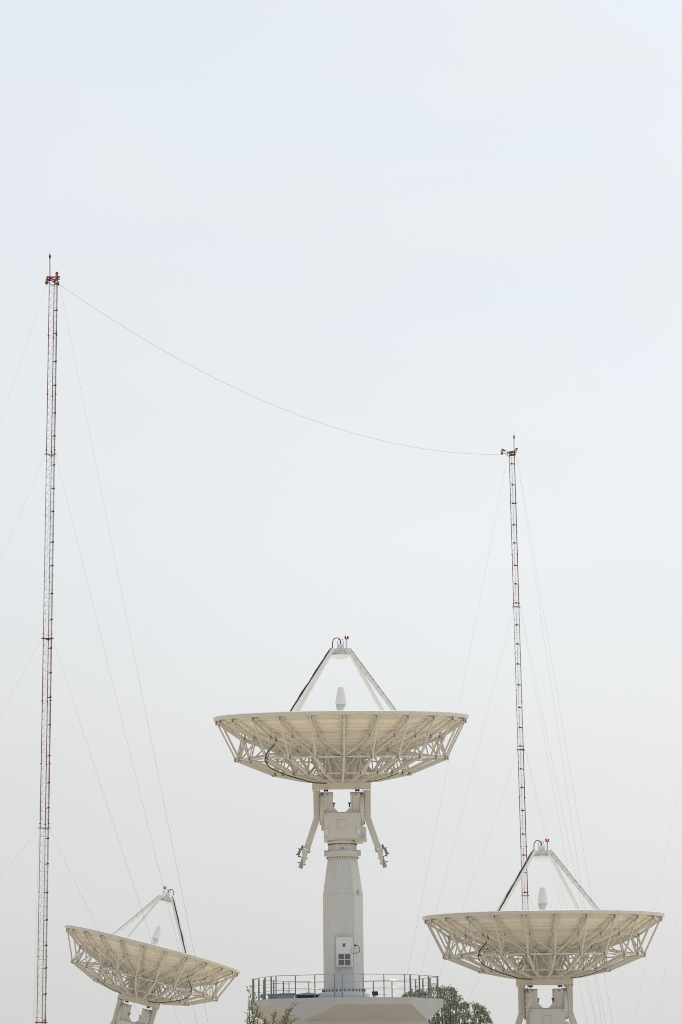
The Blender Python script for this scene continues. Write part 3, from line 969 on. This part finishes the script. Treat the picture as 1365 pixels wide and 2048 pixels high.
YL, YR_ = 171.0, 218.0
rotL = 0.0                                # one leg behind, two in front
clL = [622, 668, 724, 772, 827, 873, 931, 978, 1024, 1085, 1132, 1188, 1240, 1297, 1346, 1395, 1450, 1512, 1566, 1616, 1677, 1728, 1785, 1840, 1891, 1936, 1988, 2040]
mL = mast('lattice_mast', 'taller guyed lattice mast at the left edge, banded dark red and grey white', YL, (83.4, 2048), (108.0, 556), [909, 1277, 1656, 2044], True, 0.60, rotL, V((0.30, -0.17, 0)), clL)
rotR = R(-90 + 6)
clR = [928, 970, 1007, 1050, 1086, 1131, 1168, 1206, 1250, 1288, 1328, 1370, 1415, 1455, 1492, 1538, 1575, 1621, 1668, 1710, 1745, 1785, 1831]
mR = mast('lattice_mast', 'slimmer guyed lattice mast rising behind the right dish', YR_, (1053.0, 1815), (1025.6, 904), [1213, 1499, 1791, 2080], True, 0.56, rotR, V((-0.14, -0.12, 0)), clR)


# mast heads -------------------------------------------------------------
def head(mst, Ym, rod_px, lamp_px, kind):
    root, B, ax, Hh, legs, at, h_of, cols = mst
    top = at(Hh)

    def L_(px, py, dy=0.0):
        return W(px, py, Ym + dy) - B
    mb = MB()
    e = [top + lg * 1.25 for lg in legs]
    for i in range(3):
        dd = (legs[(i + 1) % 3] - legs[i]).normalized() * 0.12
        mb.bar(e[i] - dd, e[(i + 1) % 3] + dd, 0.07, 0.09)
        mb.bar(e[i] - dd - ax * 0.17, e[(i + 1) % 3] + dd - ax * 0.17, 0.06, 0.06)
        mb.bar(top + legs[i] - ax * 0.2, top + legs[i] + ax * 0.03, 0.07, 0.07)
    mb.build('top_frame', 'red', root, label='dark red top frame')
    x, y0, y1, y2 = rod_px
    mb = MB().tube([L_(x, y0), L_(x - 0.1, y1)], 0.035, 8)
    ro = mb.build('lightning_rod', 'red', root)
    mb = MB().lathe([(0.05, -0.16), (0.07, -0.12), (0.075, 0.06), (0.05, 0.10), (0.03, 0.24)], 12, tuple(L_(x - 0.1, y1)))
    mb.tube([L_(x - 0.1, y1), L_(x - 0.1, y2)], 0.012, 6, r2=0.004)
    mb.build('rod_tip', 'dark', ro)
    x, y0, y1 = lamp_px
    a = L_(x, y1); b = L_(x, y0); hgt = (b - a).length
    mb = MB().lathe([(0.05, hgt * 0.28), (0.10, hgt * 0.34), (0.115, hgt * 0.5), (0.11, hgt * 0.8), (0.06, hgt * 0.97), (0.01, hgt)], 16, tuple(a))
    lo_ = mb.build('obstruction_lamp', 'lamp', root)
    mb = MB().lathe([(0.02, -0.25), (0.025, 0.0), (0.08, 0.02), (0.11, hgt * 0.16), (0.105, hgt * 0.30)], 16, tuple(a))
    mb.build('lamp_base', 'yellow', lo_)
    return L_, mb


Lf, _ = head(mL, YL, (100.4, 558, 513, 500), (114.2, 543.5, 552.5), 0)
rt = mL[0]
mb = MB().lathe([(0.04, 0.30), (0.09, 0.24), (0.12, 0.05), (0.06, -0.02)], 12, tuple(Lf(94.3, 563)))
yi = mb.build('insulator', 'yellow', rt)
MB().lathe([(0.05, 0.14), (0.13, 0.09), (0.15, 0.02), (0.08, -0.05), (0.03, -0.12)], 12, tuple(Lf(93.8, 566.5))).build('insulator_skirt', 'brown', yi)
mb = MB().bar(Lf(93.5, 554.3), Lf(100.4, 555.2), 0.06).bar(Lf(94.5, 555), Lf(98.2, 561.5), 0.06).bar(Lf(98.2, 561.5), Lf(102.5, 561), 0.05).bar(Lf(95, 565.5), Lf(100, 564), 0.04)
mb.build('side_bracket', 'bolt', rt)
mb = MB().bar(Lf(107.4, 569.2), Lf(114.4, 567), 0.08, 0.07).bar(Lf(112, 567.6), Lf(119, 567.6), 0.15, 0.16).bar(Lf(114, 565), Lf(118.5, 563.6), 0.07, 0.05).bar(Lf(101.5, 567.5), Lf(107, 572), 0.05)
mb.bar(Lf(115.0, 569.6), Lf(118.8, 569.2), 0.12, 0.09)
mb.build('wire_pulley', 'bolt', rt)

Rf, _ = head(mR, YR_, (1028.6, 905, 874, 860), (1033.6, 895, 901), 1)
rt = mR[0]
mb = MB().lathe([(0.04, 0.33), (0.09, 0.28), (0.11, 0.05), (0.06, -0.02)], 12, tuple(Rf(1004.5, 906)))
yi = mb.build('insulator', 'yellow', rt)
MB().lathe([(0.04, 0.1), (0.12, 0.06), (0.13, 0.0), (0.05, -0.05), (0.03, -0.14)], 12, tuple(Rf(1004.5, 907.6))).build('insulator_skirt', 'brown', yi)
mb = MB().bar(Rf(1005, 899), Rf(1012.2, 901.7), 0.12, 0.07).bar(Rf(1004, 898.5), Rf(1009, 899.3), 0.07).bar(Rf(1006, 901.8), Rf(1011.8, 902), 0.10, 0.05).bar(Rf(1004.3, 898), Rf(1003.6, 895.2), 0.02).bar(Rf(1004.7, 898), Rf(1005.5, 895.2), 0.02)
mb.build('small_lamp', 'bolt', rt)
mb = MB().bar(Rf(1009.5, 906.6), Rf(1019, 904.7), 0.045).bar(Rf(1010, 906.6), Rf(1020, 914.3), 0.04).bar(Rf(1019, 904.7), Rf(1031, 905.6), 0.05).bar(Rf(1004.5, 907), Rf(1010, 906.5), 0.03)
mb.build('side_bracket', 'galv', rt)
mb = MB().bar(Rf(1018.8, 911.6), Rf(1031, 910.2), 0.11, 0.085).bar(Rf(1021.2, 910), Rf(1025, 909.8), 0.14, 0.12)
mb.build('wire_pulley', 'dark', rt)

# ================================================================== WIRES
def wire(name, a, b, sag, rad, label, cat, group, nseg=16):
    a, b = V(a), V(b)
    root_loc = a
    pts = []
    for i in range(nseg + 1):
        t = i / nseg
        p = a.lerp(b, t); p.z -= 4 * sag * t * (1 - t)
        pts.append(p - root_loc)
    o = MB().tube(pts, rad, 5, cap=False).build(name, 'wire')
    o.location = root_loc
    tag(o, label, cat, group)
    return o


def ground_at(px, py):
    d = fw * F + RT * (px - 682.5) - UP * (py - 1024)
    return CAM + d * (-CAM.z / d.z)


WR = 0.0050
ORD = ['topmost', 'second highest', 'third highest', 'lowest']
GL = 'guy wires of the left mast'
aL, aR, aB = ground_at(-574, 2508), ground_at(508, 2500), ground_at(52, 2290)
for i, ((lx, ly), (rx, ry), (bx_, by_)) in enumerate((
        ((95, 567), (119.5, 568), (108, 566)), ((89, 912), (112, 911), (101, 911)), ((83, 1279), (105.5, 1279), (94, 1279)), ((76, 1659), (99.5, 1659), (88, 1659)))):
    wire('guy_wire', W(lx, ly, YL), aL, 0.0, WR, ORD[i] + ' guy wire slanting left from the taller mast', 'guy wire', GL)
    wire('guy_wire', W(rx, ry, YL), aR, 0.0, WR, ORD[i] + ' guy wire slanting right from the taller mast behind the tipped dish', 'guy wire', GL)
    if i > 0:
        k = W(bx_, by_, YL + 0.4)
        wire('guy_wire', k, W((71.5, 69.0, 65.5)[3 - i] - 6, 2292, YL + 60), 0.0, WR, ORD[i] + ' nearly upright guy wire close along the left side of the taller mast', 'guy wire', GL)
GR = 'guy wires of the right mast'
a1, a2, a3 = ground_at(730, 2390), ground_at(1285, 2400), ground_at(1257, 2400)
for i, ((lx, ly), (rx, ry)) in enumerate((((1015.5, 911), (1035, 912)), ((1027.5, 1215), (1042, 1216)), ((1036, 1501), (1052, 1501)), ((1045.5, 1792), (1060.5, 1793)))):
    wire('guy_wire', W(lx, ly, YR_), a1, 0.0, WR, ORD[i] + ' guy wire slanting left from the mast behind the right dish', 'guy wire', GR)
    wire('guy_wire', W(rx, ry, YR_), a2, 0.0, WR, ORD[i] + ' of the outer guy wires slanting right from the right mast', 'guy wire', GR)
    wire('guy_wire', W(rx - 1.2, ry, YR_), a3, 0.0, WR, ORD[i] + ' of the inner guy wires slanting right from the right mast', 'guy wire', GR)
# two faint wires that come down from beyond the right edge
far_top = W(1440, 1180, 235)
wire('guy_wire', W(1372, 1500, 235), ground_at(1205, 2390), 0.0, 0.0032, 'faint wire crossing the right dish edge, descending from beyond the picture', 'guy wire', 'faint wires at the right edge')
wire('guy_wire', W(1420, 1560, 235), ground_at(1226, 2390), 0.0, 0.0030, 'faintest wire at the far right corner, clear of the right dish', 'guy wire', 'faint wires at the right edge')
# the aerial wire slung between the mast heads
A = W(119.0, 568.5, YL - 0.2); Bp = W(1006, 909.0, YR_)
best = None
for s in range(0, 160):
    sag = s * 0.1
    err = 0
    for tx_, ty_ in ((240, 655), (300, 690), (400, 745), (500, 790), (600, 830), (700, 862), (800, 888), (900, 903)):
        bt = None
        for i in range(1, 60):
            t = i / 60
            p = A.lerp(Bp, t); p.z -= 4 * sag * t * (1 - t); q = p - CAM
            x = 682.5 + F * q.dot(RT) / q.dot(fw); y = 1024 - F * q.dot(UP) / q.dot(fw)
            if bt is None or abs(x - tx_) < bt[0]:
                bt = (abs(x - tx_), y - ty_)
        err += bt[1] ** 2
    if best is None or err < best[0]:
        best = (err, sag)
print('aerial sag', best)
wire('aerial_wire', A, Bp, best[1], 0.0085, 'long curved aerial wire sagging between the two mast heads', 'wire', None, 64)

# ================================================================== TREE behind the platform
def leaf(mb, p, d, n_, ln, wd):
    s = d.cross(n_).normalized()
    mb.add([p, p + d * ln * 0.45 + s * wd, p + d * ln, p + d * ln * 0.45 - s * wd], [(0, 1, 2, 3)])


def rnd():
    while True:
        v = V((random.uniform(-1, 1), random.uniform(-1, 1), random.uniform(-1, 1)))
        if 0.05 < v.length < 1:
            return v


YT = 150.0
tb = W(905, 2040, YT)
tree = empty('tree', (tb.x, YT, 0))
tag(tree, 'leafy green tree behind the right corner of the platform', 'tree')
trunk = MB(); crown = MB()
O = V((tb.x, YT, 0))
fork = V((0, 0, 3.2))
trunk.tube([V((0, 0, -0.2)), V((0.1, 0, 1.5)), fork], 0.34, 10, r2=0.26)
CL = []   # clumps: px, py, radius (m), depth offset
for px, py, rad, dy in (
        (813, 1991, 0.26, 0.2), (822, 1988, 0.34, -0.3), (836, 1986, 0.40, 0.3), (818, 2003, 0.45, 0.3), (832, 1995, 0.50, -0.2), (846, 1987, 0.50, 0.4), (862, 1979, 0.55, 0.2), (880, 1977, 0.50, -0.3), (894, 1981, 0.55, 0.1), (904, 1981, 0.40, -0.5),
        (911, 1993, 0.42, 0.4), (900, 1995, 0.55, -0.4), (884, 1995, 0.6, 0.5), (868, 1996, 0.6, -0.6), (850, 2003, 0.6, 0.8), (830, 2010, 0.6, 0.5),
        (914, 2003, 0.40, -0.6), (924, 2007, 0.42, 0.1), (932, 2012, 0.36, 0.3), (921, 2017, 0.5, -0.2), (905, 2011, 0.55, 0.3), (890, 2013, 0.5, -0.7), (876, 2019, 0.6, 0.6),
        (951, 2010, 0.36, 0.0), (958, 2012, 0.34, 0.3), (966, 2019, 0.33, -0.2), (971, 2029, 0.32, 0.2), (955, 2024, 0.38, 0.5), (976, 2039, 0.33, 0.0), (949, 2034, 0.40, -0.3), (962, 2040, 0.42, 0.2),
        (938, 2030, 0.5, 0.2), (926, 2032, 0.6, -0.5), (910, 2030, 0.65, 0.4), (894, 2032, 0.6, -0.3), (878, 2038, 0.6, 0.2), (864, 2046, 0.6, -0.2), (930, 2048, 0.7, 0.5), (908, 2050, 0.7, -0.5), (886, 2054, 0.7, 0.5), (950, 2052, 0.6, 0.2), (974, 2054, 0.45, -0.2)):
    c = W(px, py, YT + dy * 2.2) - O
    CL.append((c, rad))
for c, rad in CL:
    mid_ = fork.lerp(c, 0.5) + V((0, 0, 0.4)) + rnd() * 0.3
    trunk.tube([fork, fork.lerp(mid_, 0.5) + rnd() * 0.12, mid_, mid_.lerp(c, 0.6) + rnd() * 0.1, c], 0.09, 6, r2=0.018)
    for _ in range(int(6 + rad * 10)):            # small twigs with leaf sprays
        d = rnd().normalized()
        tip = c + V((d.x * rad, d.y * rad * 1.6, d.z * rad * 0.85)) * random.uniform(0.45, 1.08)
        trunk.tube([c, c.lerp(tip, 0.6) + V((0, 0, 0.06)), tip], 0.014, 4, r2=0.006, cap=False)
        for _ in range(random.randint(10, 19)):
            t = random.uniform(0.35, 1.08)
            p = c.lerp(tip, t) + rnd() * 0.15
            dd = (V((0, 0, -1.0)) + rnd() * 0.9).normalized()
            leaf(crown, p, dd, rnd().normalized(), random.uniform(0.10, 0.19), random.uniform(0.022, 0.045))
trunk.build('trunk', 'bark', tree)
crown.build('crown', 'leaf', tree)

# ================================================================== SHRUB in front
YS = 60.0
sb = W(538, 2060, YS)
shrub = empty('shrub', (sb.x, YS, 0))
tag(shrub, 'small olive green shrub with bare upright twigs before the platform', 'shrub')
O = V((sb.x, YS, 0))
stem = MB(); sprig = MB()


def zpx(a, b):                      # coordinates measured on an enlargement of the photo
    return 485 + a / 6.5, 1935 + b / 6.5


STEMS = [
    [(160, 900), (150, 734), (135, 600), (120, 430), (102, 330), (100, 262)],
    [(170, 900), (150, 700), (200, 560), (190, 500), (150, 430), (180, 345)],
    [(180, 900), (200, 700), (235, 600), (228, 590)],
    [(260, 900), (285, 720), (283, 655)],
    [(380, 900), (395, 734), (410, 640), (432, 582)],
    [(300, 900), (320, 740), (338, 690)],
    [(520, 900), (545, 720), (575, 620), (625, 545), (690, 480)],
    [(505, 900), (560, 740), (595, 640), (605, 560), (575, 545)],
    [(480, 900), (500, 740), (512, 660)],
    [(560, 900), (600, 760), (660, 690), (680, 690)],
    [(110, 900), (80, 740), (68, 690)],
    [(130, 900), (95, 690), (92, 560), (104, 520)],
]
for si, st in enumerate(STEMS):
    dy = random.uniform(-0.4, 0.4)
    pts = [W(*zpx(a, b), YS + dy + random.uniform(-0.05, 0.05)) - O for a, b in st]
    root_p = V((random.uniform(-0.15, 0.15), dy * 0.4, -0.05))
    stem.tube([root_p, root_p.lerp(pts[0], 0.55) + V((0, 0, 0.3))] + pts, 0.022, 6, r2=0.004)
    for i in range(len(pts) - 1):
        a, b = pts[i], pts[i + 1]
        nlf = int((b - a).length / 0.011)
        for _ in range(nlf):
            t = random.random()
            p = a.lerp(b, t)
            dens = 1.0 if si not in (0, 6) else (0.55 if i < len(pts) - 2 else 0.7)
            if random.random() > dens:
                continue
            side_ = V((random.uniform(-1, 1), random.uniform(-1, 1), random.uniform(-0.3, 0.6))).normalized()
            q = p + side_ * random.uniform(0.02, 0.10)
            stem.tube([p, q], 0.003, 3, cap=False)
            for _ in range(random.choice((1, 1, 2))):
                d = (side_ + V((0, 0, 0.7)) + rnd() * 0.7).normalized()
                leaf(sprig, q, d, rnd().normalized(), random.uniform(0.040, 0.072), random.uniform(0.013, 0.022))
# lower leafy body, mostly below the picture
for _ in range(900):
    a = random.uniform(60, 700); b = random.uniform(740, 1100)
    p = W(*zpx(a, b), YS + random.uniform(-0.6, 0.6)) - O
    leaf(sprig, p, (V((0, 0, 0.5)) + rnd()).normalized(), rnd().normalized(), random.uniform(0.03, 0.06), random.uniform(0.009, 0.017))
for _ in range(5000):                # the bushy part under the twigs
    z = random.uniform(0.3, (W(538, 2075, YS) - O).z)
    k = 0.35 + 0.5 * min(1, z / 3)
    p = V((random.gauss(0, 0.75) * k, random.gauss(0, 0.6) * k, z))
    leaf(sprig, p, (V((0, 0, 0.5)) + rnd()).normalized(), rnd().normalized(), random.uniform(0.06, 0.11), random.uniform(0.02, 0.035))
stem.build('stem', 'bark', shrub)
sprig.build('foliage', 'sprig', shrub)

scene.render.film_transparent = False
scene.cycles.max_bounces = 10; scene.cycles.diffuse_bounces = 6
scene.cycles.pixel_filter_type = 'BLACKMAN_HARRIS'; scene.cycles.filter_width = 1.0
scene.cycles.use_denoising = True; scene.cycles.denoiser = 'OPENIMAGEDENOISE'; scene.cycles.denoising_prefilter = 'ACCURATE'
